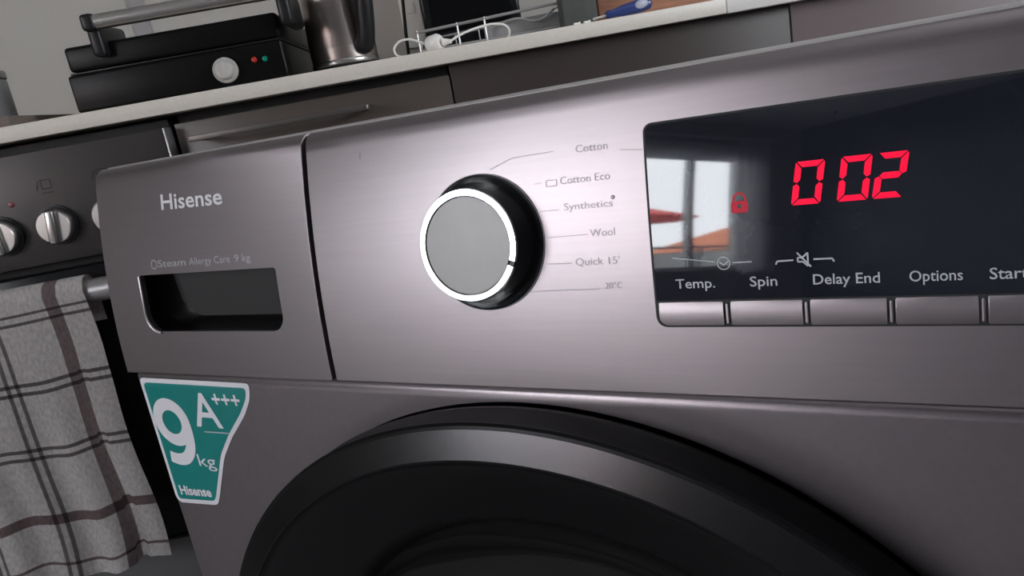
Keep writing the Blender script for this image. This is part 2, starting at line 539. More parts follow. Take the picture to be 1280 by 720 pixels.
# outside the window
struct('ground_outside', box((-40, -45, -3.2), (-3.6, 25, -3.0)), M['concrete'])
struct('balcony_floor', box((-4.9, -6.5, -0.15), (-3.2, 0.5, 0.0)), M['concrete'])
single('balcony_parapet', 'low grey parapet of the balcony below the dark railing outside the window', 'parapet', box((-4.72, -6.4, 0.0), (-4.64, 0.4, 1.03), .01), M['concrete'], (-4.68, -3.0, 0.0), K)
t = thing('balcony_railing', 'dark metal balcony railing outside the window, seen only as a reflection', 'railing', (-4.6, -3.5, 0.0), K)
part(t, 'top_rail', tube([(-4.6, -6.4, 1.12), (-4.6, 0.4, 1.12)], .02), M['rail'])
part(t, 'bottom_rail', tube([(-4.6, -6.4, .08), (-4.6, 0.4, .08)], .012), M['rail'])
for i in range(6):
    part(t, 'post', tube([(-4.6, -6.4 + 1.36 * i, 0), (-4.6, -6.4 + 1.36 * i, 1.1)], .014), M['rail'])
t = thing('parasol', 'red garden parasol open outside the window, reflected at the display edge', 'parasol', (-6.0, -5.15, -3.0), K)
part(t, 'canopy', lathe([(0, 2.12), (0.3, 2.03), (0.85, 1.80), (0.85, 1.77), (0.3, 1.99), (0, 2.08)], (-6.0, -5.15, 0), (0, 0, 1), 8), M['red_cloth'], angle=10)
part(t, 'pole', tube([(-6.0, -5.15, -3.0), (-6.0, -5.15, 2.15)], .025), M['pvc'])
t = thing('house', 'pale house with a terracotta roof far outside the window', 'house', (-17.5, -19.7, -3.0), K)
part(t, 'wall', box((-20, -22.5, -3.0), (-15.2, -16.9, 1.9)), M['render'])
bm = bmesh.new()
pv = [bm.verts.new(q) for q in ((-20.3, -22.8, 1.85), (-14.9, -22.8, 1.85), (-14.9, -16.4, 1.85), (-20.3, -16.4, 1.85), (-17.6, -21.0, 3.5), (-17.6, -18.4, 3.5))]
for f in ((0, 1, 4), (1, 2, 5, 4), (2, 3, 5), (3, 0, 4, 5), (3, 2, 1, 0)): bm.faces.new([pv[i] for i in f])
part(t, 'roof', bm, M['terracotta'], smooth=False)

# ceiling lamp
t = thing('ceiling_lamp', 'round white ceiling lamp in the middle of the ceiling', 'lamp', (LAMP.x, LAMP.y, R_['h']), K)
part(t, 'lamp_base', lathe([(0, 2.45), (0.12, 2.45), (0.12, 2.42), (0, 2.42)], (LAMP.x, LAMP.y, 0), (0, 0, 1), 32), M['pvc'])
part(t, 'lamp_shade', lathe([(0.17, 2.42), (0.18, 2.40), (0.16, 2.36), (0.09, 2.335), (0, 2.33)], (LAMP.x, LAMP.y, 0), (0, 0, 1), 32), M['white_plastic'])

# ------------------------------------------------------------------ washing machine
def prof(z): return PA * z + PB * z * z
def pan(x, z, h):
    """point on the bowed control panel: x along it, z above its lower edge, h proud of it"""
    y = prof(z); s = PA + 2 * PB * z
    k = z - (PH - BEV)
    if k > 0:
        k = min(k, BEV)
        y += BEV - math.sqrt(max(0.0, BEV * BEV - k * k)) * 1.0
        if k > BEV * .999: y = prof(z) + BEV
    L = math.hypot(1, s)
    return Vector((x, y - h / L, Z0 + z + h * s / L))
BF = -0.002
def body(x, z, h): return Vector((x, BF - h, Z0 + z))
XL, XR, XS = -0.1805, 0.4095, 0.0
XB0, XB1 = -0.1712, 0.4002
ZC = [i * 0.005 for i in range(1, 25)] + [0.1245, 0.1260, 0.1272, 0.1283, 0.1291, 0.1297]

wm = thing('washing_machine', 'titanium silver front loading washing machine pulled out from the worktop, red display lit', 'washing machine', (0.1145, 0.29, 0.0))

# shell
DX, DZ, DR = 0.1145, -0.2408, 0.2346
front = plate(rrect(XB0, XB1, -0.70, 0.0010, 0.0), 0.0, 0.55, 0.0055, holes=[circle(DX, DZ, DR, 128)], wrap=body, hole_depth=0.03, back=True)
body_o = part(wm, 'body', front, M['silver_body'])
part(wm, 'body_top', box((XB0, 0.03, Z0 - 0.001), (XB1, 0.545, Z0 + 0.115)), M['silver_body'])
part(wm, 'lid', box((XL + .001, 0.0285, Z0 + PH - .0085), (XR - .001, 0.56, Z0 + PH + .0004), .0010), M['lid'])
for sx in (XB0 + .05, XB1 - .05):
    for sy in (.05, .5):
        part(wm, 'foot', lathe([(0, 0), (.022, 0), (.022, .008), (.012, .01), (.012, .016), (0, .016)], (sx, sy, 0), (0, 0, 1), 20), M['black_matt'])

# control panel, right of the drawer
panel = part(wm, 'control_panel', plate(rrect(XS + .0014, XR, 0, PH, .0), 0, 0.028, 0.0006, wrap=pan, cuts=ZC), M['silver'], bowed=True)
part(wm, 'panel_backing', box((XL + .01, 0.0245, Z0 + .001), (XR - .01, 0.0285, Z0 + .116)), M['black_matt'], label='black inner frame behind the panel gap')

# detergent drawer with its recessed grip
RO = rrect(-0.1462, -0.0288, 0.0280, 0.0634, 0, rs=(.0115, .009, .002, .001), n=6)
drawer = part(wm, 'detergent_drawer', plate(rrect(XL, XS - .0014, 0, PH, .0), 0, 0.028, 0.0006, holes=[RO], wrap=pan, cuts=ZC, hole_depth=.003), M['silver'], bowed=True)
# grip cavity: scooped bowl behind the opening
bm = bmesh.new(); rows = []
o2 = offset(RO, -.0003)
cxr, czr = -0.0875, 0.046
for k, (sc, dep) in enumerate(((1.0, .0), (1.0, -.004), (.97, -.013), (.86, -.021), (.6, -.0235))):
    rows.append([bm.verts.new(pan(cxr + (x - cxr) * sc, czr + (z - czr) * sc, dep)) for x, z in o2])
for r0, r1 in zip(rows, rows[1:]):
    for k in range(len(r0)): bm.faces.new((r0[k], r0[(k + 1) % len(r0)], r1[(k + 1) % len(r0)], r1[k]))
bm.faces.new(rows[-1])
part(wm, 'grip_recess', bm, M['black_grip'], drawer, label='black scooped finger recess of the drawer', angle=60)
# bright lip on the left and under the recess
lip = bmesh.new(); prev = None
lp = [p for p in rrect(-0.1470, -0.0282, 0.0273, 0.0638, 0, rs=(.012, .0095, .002, .001), n=6)]
seq = [lp[-1]] + lp[:7] 
L_ = smooth_path([pan(x, z, .0002) for x, z in seq], 2)
part(wm, 'grip_lip', tube(L_, .0009, 8), M['lid'], drawer, label='bright bevelled lip at the left of the recess')
lettering(wm, drawer, 'Hisense', -0.1172, -0.0640, 0.1012, 0.0086, M['print_logo'], pan, bold=.016, slope=-0.018, name='logo_lettering', label='pale brand lettering')
steam = strokes(arc_strokes(-0.1305, 0.0695, .0026), .0007, .0003, pan)
part(wm, 'steam_symbol', steam, M['print_light'], drawer)
for s_, a_, b_ in (('Steam', -.1268, -.1013), ('Allergy Care', -.0982, -.0632), ('9 kg', -.0594, -.0468)):
    lettering(wm, drawer, s_, a_, b_, 0.0678, 0.0040, M['print_light'], pan, name='program_lettering')

# program dial
KX, KZ = 0.1049, 0.0687
s_ = PA + 2 * PB * KZ; Ln = math.hypot(1, s_)
kn = Vector((0, -1 / Ln, s_ / Ln)); ko = pan(KX, KZ, 0)
dial = part(wm, 'dial', lathe([(.0309, -.003), (.0309, .0006), (.0300, .0014), (.0288, .0010), (.0278, .0004), (.0268, .0020), (.0258, .0080), (.0251, .0125), (.0251, .0135), (0, .0135)], ko, kn, 96), M['black_gloss'], label='black program dial with chrome rim')
part(wm, 'dial_bezel', lathe([(.0312, -.002), (.0312, .0004), (.0306, .0008), (.0304, .0004)], ko, kn, 96), M['lid'], dial)
# chrome ring with one gap for the pointer
tup = Vector((0, s_ / Ln, 1 / Ln)); tx = Vector((1, 0, 0))
def ring_sector(r0, r1, h0, h1, a0, a1, n=110):
    bm = bmesh.new(); prev = None; first = None
    prf = [(r1, h0), (r1, h1 - .0004), (r1 - .0004, h1), (r0 + .0002, h1), (r0, h1 - .0002), (r0, h0)]
    for k in range(n + 1):
        a = math.radians(a0 + (a1 - a0) * k / n)
        d = tx * math.cos(a) + tup * math.sin(a)
        rg = [bm.verts.new(ko + d * r + kn * h) for r, h in prf]
        if prev:
            for j in range(len(prf)): bm.faces.new((prev[j], prev[(j + 1) % len(prf)], rg[(j + 1) % len(prf)], rg[j]))
        else: bm.faces.new(rg)
        prev = rg
    bm.faces.new(prev)
    return bm
part(wm, 'dial_ring', ring_sector(.0219, .0250, .0120, .0149, -19, 335), M['chrome'], dial, label='bright chrome ring around the dial cap')
part(wm, 'dial_pointer', ring_sector(.0221, .0249, .0120, .0143, -25, -19, 6), M['black_satin'], dial)
part(wm, 'dial_cap', lathe([(.0217, .0125), (.0217, .0140), (.0214, .0143), (0, .0146)], ko, kn, 96), M['spun'], dial, label='grey spun metal dial cap')

# printed program names and leader lines right of the dial
for seg_ in ([(.1231, .1043, .1435, .1048), (.1115, .1005, .1231, .1043), (.1734, .1020, .1829, .1009), (.1333, .0922, .1370, .0923), (.1346, .0804, .1442, .0804), (.1377, .0690, .1566, .0692), (.1365, .0576, .1480, .0574), (.1231, .0457, .1598, .0460)]):
    part(wm, 'leader_line', strokes([seg_], .00035, .00015, pan), M['print_dark'], panel)
part(wm, 'eco_symbol', strokes([(.1390, .0905, .1440, .0905), (.1440, .0905, .1440, .0930), (.1440, .0930, .1390, .0930), (.1390, .0930, .1390, .0905)], .00035, .00015, pan), M['print_dark'], panel)
for s2, a_, b_, z_, cp in (('Cotton', .1538, .1682, .1030, .0030), ('Cotton Eco', .1457, .1684, .0908, .0031), ('Synthetics', .1466, .1687, .0799, .0029), ('Wool', .1576, .1688, .0681, .0031), ("Quick 15'", .1498, .1698, .0563, .0031), ('20\u00b0C', .1623, .1700, .0460, .0026)):
    lettering(wm, panel, s2, a_, b_, z_, cp, M['print_dark'], pan, h=.00018, name='program_lettering')
part(wm, 'scuff_mark', lathe([(0, .0003), (.0007, .0002), (.0009, 0)], pan(.1690, .0835, 0), kn, 12), M['print_dark'], panel)
part(wm, 'scuff_mark', strokes([(.0375, .1135, .0378, .1165)], .0009, .0002, pan), M['print_dark'], panel)

# display window
DC = [i * 0.006 for i in range(1, 21)]
XD1 = 0.3850
display = part(wm, 'display_glass', plate(rrect(.1842, XD1, .0402, .1100, 0, rs=(.0006, .0006, .003, .003)), .0004, .002, .0003, wrap=pan, cuts=DC), M['display'], label='glossy dark display glass with red digits', bowed=True)
part(wm, 'display_gasket', plate(rrect(.1834, XD1 + .0008, .0292, .1108, 0, rs=(.0045, .0045, .0036, .0036)), .0001, .002, .0001, wrap=pan, cuts=DC), M['black_matt'], display)
def segs7(x0, x1, z0, z1, sh, which, tk=.0024):
    """seven segment figure, leaning by sh"""
    zm = (z0 + z1) / 2; g = .00018
    w = x1 - x0; hh = (z1 - z0)
    def X(x, z): return x0 + x + sh * (z - z0) / hh
    def hseg(zc, top):
        if top == 1: pts = [(g + .0003, zc), (w - g - .0003, zc), (w - tk, zc - tk * .85), (tk, zc - tk * .85)]
        elif top == -1: pts = [(tk, zc + tk * .85), (w - tk, zc + tk * .85), (w - g - .0003, zc), (g + .0003, zc)]
        else: pts = [(tk * .5 + g, zc), (tk, zc + tk * .45), (w - tk, zc + tk * .45), (w - tk * .5 - g, zc), (w - tk, zc - tk * .45), (tk, zc - tk * .45)]
        return pts
    def vseg(left, up):
        a, b = (zm + g, z1 - g * 2) if up else (zm - g, z0 + g * 2)
        sgn = 1 if up else -1
        pts = [(0, a + sgn * tk * .25), (0, b - sgn * .0005), (.0003, b), (tk - g, b - sgn * (tk * .85 + g)), (tk - g, a + sgn * tk * .45), (tk * .5, a)]
        if not left: pts = [(w - x, z) for x, z in pts]
        return pts
    S = {'a': lambda: hseg(z1, 1), 'd': lambda: hseg(z0, -1), 'g': lambda: hseg(zm, 0), 'f': lambda: vseg(True, True), 'e': lambda: vseg(True, False), 'b': lambda: vseg(False, True), 'c': lambda: vseg(False, False)}
    out = []
    for c in which:
        bm = bmesh.new()
        q = [(X(x, z), z) for x, z in S[c]()]
        lo = [bm.verts.new(pan(x, z, .0003)) for x, z in q]; hi = [bm.verts.new(pan(x, z, .0006)) for x, z in q]
        bm.faces.new(hi)
        for k in range(len(q)): bm.faces.new((lo[k], lo[(k + 1) % len(q)], hi[(k + 1) % len(q)], hi[k]))
        out.append(bm)
    return out
for args in ((.2382, .2482, .0744, .0897, .0024, 'abcdef'), (.2537, .2637, .0744, .0898, .0022, 'abcdef'), (.2650, .2746, .0744, .0897, .0026, 'abged')):
    for bm in segs7(*args):
        part(wm, 'digit_segment', bm, M['led'], display, smooth=False)
# padlock lamp
lk = join(strokes(arc_strokes(.2198, .0783, .0022, 12, 0, 180) + [(.2176, .0770, .2176, .0785), (.2220, .0770, .2220, .0785)], .0008, .0006, pan),
          plate(rrect(.2166, .2229, .0732, .0776, .0012), .0007, .0004, .0001, holes=[circle(.2198, .0757, .0009, 10)], wrap=pan))
part(wm, 'padlock_symbol', lk, M['led_dim'], display, smooth=False, label='dim red child lock symbol')
for s2, a_, b_ in (('Temp.', .1928, .2085), ('Spin', .2218, .2318), ('Delay End', .2444, .2665), ('Options', .2757, .2916), ('Start/Pause', .2992, .3240)):
    lettering(wm, display, s2, a_, b_, .0452, .0037, M['print_light'], pan, h=.0006, bold=.008, name='button_lettering')
part(wm, 'mute_symbol', strokes([(.2317, .0531, .2322, .0543), (.2322, .0543, .2380, .0545), (.2449, .0545, .2513, .0545), (.2513, .0545, .2519, .0533),
                                  (.2395, .0538, .2395, .0553), (.2395, .0553, .2412, .0553), (.2412, .0553, .2430, .0570), (.2430, .0570, .2430, .0521), (.2430, .0521, .2412, .0538), (.2412, .0538, .2395, .0538), (.2393, .0572, .2440, .0518)], .0006, .0006, pan), M['print_light'], display)
part(wm, 'bracket_symbol', strokes(arc_strokes(.2124, .0545, .0024) + [(.2108, .0550, .2124, .0538), (.2124, .0538, .2142, .0552), (.1922, .0575, .2092, .0552), (.2158, .0546, .2230, .0546)], .0004, .0006, pan), M['print_light'], display)

def pillow(x, z, h):
    k = (z - .0348) / .0049
    return pan(x, z, h + (.0007 * max(0.0, 1 - k * k) if h > 0 else 0))
# row of buttons under the display
bx = [.1850, .21245, .2416, .26975, .2974, .3256, .3538, .3842]
for i in range(7):
    a, b = bx[i] + (.0013 if i else 0), bx[i + 1] - (.0013 if i < 6 else 0)
    rs = (.0036 if i == 0 else .0008, .0036 if i == 6 else .0008, .0006, .0006)
    part(wm, 'button', plate(rrect(a, b, .0299, .0397, 0, rs=rs), .0004, .002, .0002, wrap=pillow, cuts=[.0304 + .0006 * q for q in range(15)], seg=2), M['silver'], bowed='pillow')
    if i < 6:
        xm = bx[i + 1]
        part(wm, 'button_divider', plate(rrect(xm - .0007, xm + .0007, .0306, .0388, .0006, 4), .0009, .002, .0003, wrap=pan), M['silver'])

# 9 kg sticker on the body
so = [(-.1678, -.0900), (-.1645, -.0936), (-.1266, -.0910), (-.1225, -.0850), (-.1062, -.0548), (-.0941, -.0406), (-.0768, -.0244), (-.0680, -.0136), (-.0646, -.0028), (-.1664, -.0022)]
def smooth_outline(p, keep=()):
    # round the corners lightly: every vertex becomes a short arc
    out = []
    n = len(p)
    for i in range(n):
        a, b, c = Vector(p[i - 1]), Vector(p[i]), Vector(p[(i + 1) % n])
        r = min(.004, .45 * (a - b).length, .45 * (c - b).length)
        q0 = b + (a - b).normalized() * r; q1 = b + (c - b).normalized() * r
        for k in range(4):
            t_ = k / 3
            q = q0 * (1 - t_) ** 2 + b * 2 * t_ * (1 - t_) + q1 * t_ ** 2
            out.append((q.x, q.y))
    return out
st = part(wm, 'energy_sticker', plate(smooth_outline(so), .0004, .0003, .0001, wrap=body), M['sticker_white'], label='teal and white 9 kg sticker')
si = offset(so, .0031)
part(wm, 'sticker_field', plate(smooth_outline(si), .0006, .0002, .00005, wrap=body), M['teal'], st, label='teal field of the sticker')
def ribbon(path, w, h, wrap, closed=False):
    bm = bmesh.new(); P = [Vector(q) for q in path]; n = len(P); vs = []
    for i in range(n):
        d = (P[(i + 1) % n] - P[i - 1]) if closed else (P[min(i + 1, n - 1)] - P[max(i - 1, 0)])
        d.normalize(); nn = Vector((-d.y, d.x)) * w / 2
        vs.append((bm.verts.new(wrap(P[i].x + nn.x, P[i].y + nn.y, h)), bm.verts.new(wrap(P[i].x - nn.x, P[i].y - nn.y, h))))
    for i in range(n if closed else n - 1):
        a, b = vs[i], vs[(i + 1) % n]
        bm.faces.new((a[0], a[1], b[1], b[0]))
    return bm
bowl = [(-.1462 + .0131 * math.cos(2 * PI * k / 40), -.0325 + .0127 * math.sin(2 * PI * k / 40)) for k in range(40)]
tail = [(q.x, q.y) for q in smooth_path([(-.1331, -.0300, 0), (-.1330, -.0400, 0), (-.1355, -.0505, 0), (-.1420, -.0575, 0), (-.1500, -.0594, 0), (-.1585, -.0578, 0)], 5)]
part(wm, 'lettering', join(ribbon(bowl, .0085, .0008, body, True), ribbon(tail, .0085, .00085, body)), M['sticker_white'], st, smooth=False)
lettering(wm, st, 'A', -.1225, -.0978, -.0335, .0225, M['sticker_white'], body, h=.0008, bold=.01, name='lettering')
lettering(wm, st, '+++', -.1010, -.0765, -.0190, .0095, M['sticker_white'], body, h=.0008, bold=.02, name='lettering')
lettering(wm, st, 'kg', -.1318, -.1155, -.0625, .0085, M['sticker_white'], body, h=.0008, name='lettering')
lettering(wm, st, 'Hisense', -.1605, -.1290, -.0865, .0066, M['sticker_white'], body, h=.0008, bold=.03, slope=.05, name='lettering')
part(wm, 'fine_print', strokes([(-.1170, -.0372, -.0945, -.0368)], .0008, .0008, body), M['print_light'], st)

# door
dc = Vector((DX, BF, Z0 + DZ)); dy = Vector((0, -1, 0))
door = part(wm, 'door', lathe([(.2260, -.028), (.2275, -.002), (.2345, .004), (.2362, .010), (.2362, .0235), (.2370, .0262), (.236, .0275)], dc, dy, 160), M['black_rim'], label='round door with black rim')
part(wm, 'door_ring', lathe([(.2362, .0272), (.2345, .0282), (.2215, .0322), (.2203, .0320)], dc, dy, 160), M['door_ring'], door, angle=8, label='dark chrome ring of the door')
part(wm, 'door_face', lathe([(.2205, .0320), (.2190, .0300), (.2165, .0290), (.2120, .0268), (.195, .0170), (.178, .0075), (.1725, .0040), (.1700, -.002), (.1670, -.006)], dc, dy, 160), M['door_face'], door)
part(wm, 'door_glass', lathe([(.1672, -.006), (.155, -.020), (.12, -.036), (.06, -.046), (0, -.048)], dc, dy, 128), M['door_glass'], door, label='dark concave door glass')
part(wm, 'door_cavity', lathe([(DR + .002, -.029), (0, -.075)], dc, dy, 96), M['black_matt'], door)

# ------------------------------------------------------------------ fitted kitchen behind (frame K)
# worktop, in two lengths
t = thing('worktop', 'cream edged worktop running above the oven and drawers', 'worktop', (-0.6, 0.3, 0.902), K)
part(t, 'slab', box((-1.7, 0.0, 0.901), (0.425, 0.62, 0.922), .0015), M['worktop'])
t = thing('worktop', 'white worktop end piece at the far right behind the washing machine', 'worktop', (1.0, 0.3, 0.902), K)
part(t, 'slab', box((0.4258, 0.0, 0.9005), (1.74, 0.62, 0.922), .0015), M['worktop_b'])

# drawer cabinet with bar handle
t = thing('drawer_cabinet', 'grey brown drawer cabinet with a long bar handle beside the oven', 'cabinet', (-0.18, 0.3, 0.0), K)
part(t, 'carcass', box((-0.380, 0.045, 0.08), (0.015, 0.60, 0.9005)), M['black_matt'])
df = part(t, 'drawer_front', box((-0.380, 0.022, 0.70), (0.0165, 0.040, 0.8865), .0012), M['brown'])
part(t, 'handle', join(box((-0.352, -0.020, 0.858), (-0.104, -0.008, 0.866), .001), box((-0.350, -0.010, 0.8585), (-0.340, 0.022, 0.8655)), box((-0.116, -0.010, 0.8585), (-0.106, 0.022, 0.8655))), M['handle_brown'], df, label='long flat bar handle')
part(t, 'handle_cap', box((-0.1042, -0.0195, 0.8583), (-0.1015, -0.0085, 0.8657), .0008), M['steel'], df)
d2 = part(t, 'drawer_front', box((-0.380, 0.022, 0.40), (0.0165, 0.040, 0.697), .0012), M['brown'])
part(t, 'drawer_front', box((-0.380, 0.022, 0.09), (0.0165, 0.040, 0.397), .0012), M['brown'])

t = thing('base_cabinet', 'dark brown glossy cabinet door right of the drawers under the worktop', 'cabinet', (0.27, 0.3, 0.0), K)
part(t, 'carcass', box((0.0185, 0.042, 0.08), (0.525, 0.60, 0.9005)), M['black_matt'])
part(t, 'door', box((0.0190, 0.020, 0.09), (0.525, 0.040, 0.9003), .001), M['brown_dark'])
t = thing('base_cabinet', 'mauve grey cabinet door at the far right above the washing machine lid', 'cabinet', (1.1, 0.3, 0.0), K)
part(t, 'carcass', box((0.5275, 0.042, 0.08), (1.73, 0.60, 0.9005)), M['black_matt'])
part(t, 'door', box((0.5275, 0.019, 0.09), (1.73, 0.040, 0.9003), .001), M['mauve'])

# oven
t = thing('oven', 'built-in steel oven with round knobs left of the washing machine', 'oven', (-0.69, 0.3, 0.0), K)
part(t, 'carcass', box((-0.986, 0.03, 0.05), (-0.390, 0.58, 0.895)), M['black_matt'])
cp = part(t, 'control_panel', box((-0.985, 0.0, 0.727), (-0.3895, 0.030, 0.8835), .0015), M['steel_dark'], label='dark brushed steel knob panel')
part(t, 'edge_strip', box((-0.3893, -0.001, 0.727), (-0.3865, 0.030, 0.8835), .0006), M['wire'], cp, label='bright chrome edge strip')
for i, (ku, kw, ang) in enumerate(((-0.8005, .7745, 0), (-0.722, .7755, 0), (-0.6430, .7765, -2), (-0.5652, .7785, 8), (-0.4875, .7795, 0))):
    o_ = Vector((ku, 0, kw)); ax = Vector((0, -1, 0))
    k_ = part(t, 'knob', lathe([(.0248, .003), (.0252, .008), (.0245, .015), (.0225, .0175), (0, .0178)], o_, ax, 48), M['steel'], label='brushed steel oven knob')
    part(t, 'knob_shadow_ring', lathe([(.0283, -.001), (.0283, .0035), (.0262, .0040), (.0245, .0035)], o_, ax, 40), M['black_satin'], k_)  # black ring modelled in place of the shadow round the knob
    g = box((-.0062, -.0255, -.0238), (.0062, -.0160, .0238), .0035, 3)
    bmesh.ops.rotate(g, verts=g.verts, cent=(0, 0, 0), matrix=Matrix.Rotation(math.radians(ang), 3, 'Y'))
    bmesh.ops.translate(g, verts=g.verts, vec=o_)
    part(t, 'knob_grip', g, M['steel'], k_)
    def fw_(x, z, h, c=o_): return Vector((x, -.0004 - h, z))
    # printed symbols over each knob
    x0, z0 = ku - .010, kw + .047
    part(t, 'printed_symbol', strokes([(x0 + .002, z0, x0 + .018, z0), (x0 + .004, z0 + .006, x0 + .004, z0 + .018), (x0 + .004, z0 + .018, x0 + .017, z0 + .018), (x0 + .017, z0 + .018, x0 + .017, z0 + .006), (x0 + .017, z0 + .006, x0 + .004, z0 + .006), (x0 - .004, z0 + .005, x0, z0 + .017)], .0013, .0001, fw_), M['black_matt'], cp)
part(t, 'indicator_lamp', lathe([(0, .002), (.003, .0015), (.004, 0)], (-.619, 0, .818), (0, -1, 0), 16), M['dim_red'], cp, label='dark red indicator lamp')
part(t, 'oven_door', box((-0.982, -0.004, 0.272), (-0.392, 0.03, 0.715), .003), M['oven_glass'], label='black glass oven door')
bar = part(t, 'door_handle', tube([(-0.955, -0.050, 0.686), (-0.415, -0.050, 0.686)], .0165, 20), M['bar_grey'], label='grey tubular oven door handle')
for hu in (-.93, -.44):
    part(t, 'handle_bracket', tube([(hu, -0.050, 0.686), (hu, -0.002, 0.686)], .010, 12), M['bar_grey'], bar)
part(t, 'lower_drawer', box((-0.982, -0.003, 0.09), (-0.392, 0.03, 0.264), .003), M['grey_panel'], label='grey lower oven drawer')
part(t, 'plinth', box((-0.98, 0.06, 0.0), (-0.395, 0.08, 0.085)), M['black_matt'])

# tea towel over the oven handle
def towel_material():
    m = mat('checked_linen', (0.58, 0.545, 0.53), 0.9)
    nt = m.node_tree; L = nt.links
    b = nt.nodes['Principled BSDF']
    uv = nt.nodes.new('ShaderNodeUVMap')
    sp = nt.nodes.new('ShaderNodeSeparateXYZ'); L.new(uv.outputs['UV'], sp.inputs[0])
    def math_(op, a, b_=None, c_=None):
        n = nt.nodes.new('ShaderNodeMath'); n.operation = op
        for i, q in enumerate((a, b_, c_)):
            if q is None: continue
            if isinstance(q, (int, float)): n.inputs[i].default_value = q
            else: L.new(q, n.inputs[i])
        return n.outputs[0]
    def stripes(src, lst):
        acc = None
        for c, hw in lst:
            d = math_('ABSOLUTE', math_('SUBTRACT', src, c))
            e = math_('MULTIPLY', math_('SUBTRACT', hw, d), 900.0)
            e = math_('MINIMUM', math_('MAXIMUM', e, 0.0), 1.0)
            acc = e if acc is None else math_('MAXIMUM', acc, e)
        return acc
    X, Y = sp.outputs[0], sp.outputs[1]
    thinv = stripes(X, [(.140, .0032), (.128, .0032), (.243, .0035), (.231, .0035), (.335, .0032)])
    thinh = stripes(Y, [(.016, .0025), (.028, .0028), (.115, .0034), (.128, .0034), (.214, .0034), (.227, .0034), (-.07, .003), (-.17, .003)])
    thickv = stripes(X, [(.0455, .0098)])
    thickh = stripes(Y, [(.326, .0085), (.400, .003), (-.25, .009)])
    def layer(base, fac, colr, k):
        n = nt.nodes.new('ShaderNodeMix'); n.data_type = 'RGBA'; n.blend_type = 'MULTIPLY'
        L.new(math_('MULTIPLY', fac, k), n.inputs['Factor'])
        if isinstance(base, tuple): n.inputs['A'].default_value = base
        else: L.new(base, n.inputs['A'])
        n.inputs['B'].default_value = (*colr, 1)
        return n.outputs['Result']
    c = layer((0.58, 0.545, 0.53, 1), thinv, (.16, .14, .15), .85)
    c = layer(c, thinh, (.13, .11, .115), .9)
    c = layer(c, thickv, (.20, .13, .135), .85)
    c = layer(c, thickh, (.20, .12, .125), .9)
    wv = nt.nodes.new('ShaderNodeTexNoise'); wv.inputs['Scale'].default_value = 260; wv.inputs['Detail'].default_value = 3
    mp = nt.nodes.new('ShaderNodeMapping'); mp.inputs['Scale'].default_value = (1.0, .45, 1); L.new(uv.outputs['UV'], mp.inputs['Vector']); L.new(mp.outputs['Vector'], wv.inputs['Vector'])
    r = nt.nodes.new('ShaderNodeMapRange'); r.inputs['From Min'].default_value = .3; r.inputs['From Max'].default_value = .7; r.inputs['To Min'].default_value = .78; r.inputs['To Max'].default_value = 1.15
    L.new(wv.outputs['Fac'], r.inputs['Value'])
    n = nt.nodes.new('ShaderNodeMix'); n.data_type = 'RGBA'; n.blend_type = 'MULTIPLY'; n.inputs['Factor'].default_value = 1
    L.new(c, n.inputs['A']); L.new(r.outputs['Result'], n.inputs['B']); L.new(n.outputs['Result'], b.inputs['Base Color'])
    bp = nt.nodes.new('ShaderNodeBump'); bp.inputs['Strength'].default_value = .5; bp.inputs['Distance'].default_value = .0012
    L.new(wv.outputs['Fac'], bp.inputs['Height']); L.new(bp.outputs['Normal'], b.inputs['Normal'])
    return m
M['towel'] = towel_material()

def towel():
    bm = bmesh.new(); uvl = bm.loops.layers.uv.new('UVMap')
    nu, W = 90, .36
    # arc-length stations: front hem .43 -> over bar -> back
    st_ = [.425 - .425 * k / 60 for k in range(61)] + [-.010 - .052 * k / 10 for k in range(10)] + [-.066 - .05 * k / 5 for k in range(6)]
    grid = []
    rb = .0195
    for i in range(nu + 1):
        x = W * i / nu                     # metres from the right edge
        colm = []
        for s in st_:
            if s >= 0:                     # front fall
                f = s / .425
                wv = .007 * f * math.sin(x * 48 + 1.0 + f * 1.2) + .0055 * f * math.sin(x * 95 + 2 + 2.5 * f)
                v = -.050 - rb - .002 + wv - .010 * f
                # loose fold near the right edge, lower down
                if x < .05: v += -.010 * f * math.cos(x / .05 * PI / 2) * math.sin(f * 4)
                hem = .012 * math.sin(x * 40 + .6) * f + (.010 * f if .028 < x < .040 else 0)
                w = .686 + .006 - s * (.985 - .03 * math.sin(x * 9)) - .055 * x * f - .10 * x * (1 - f) * .25 + hem * .6
                u = -.527 - x * (1 + .02 * f) + .004 * math.sin(f * 9) * (1 - x / W) + .006 * (f > .25) * math.sin((f - .25) * 4)
            elif s > -.063:
                a = PI * (-s) / .062
                v = -.050 - rb * math.cos(a); w = .692 + (rb - .002) * math.sin(a); u = -.527 - x
            else:
                v = -.050 + rb + .004 * math.sin(x * 40) * 0; w = .692 - (-s - .063); u = -.527 - x
            colm.append((bm.verts.new((u, v, w)), (x, s)))
        grid.append(colm)
    for i in range(nu):
        for j in range(len(st_) - 1):
            q = (grid[i][j], grid[i + 1][j], grid[i + 1][j + 1], grid[i][j + 1])
            f = bm.faces.new([p[0] for p in q])
            for lp_, p in zip(f.loops, q): lp_[uvl].uv = p[1]
    return bm
bm = towel()
bmesh.ops.solidify(bm, geom=list(bm.faces), thickness=.0018)
t = thing('tea_towel', 'white checked tea towel with dark stripes hanging over the oven handle', 'towel', (-0.70, -0.05, 0.686), K)
tw = part(t, 'cloth', bm, M['towel'], angle=80)
bm = bmesh.new()
fr = []
random.seed(3)

# ------------------------------------------------------------------ on the worktop
TOP = 0.922
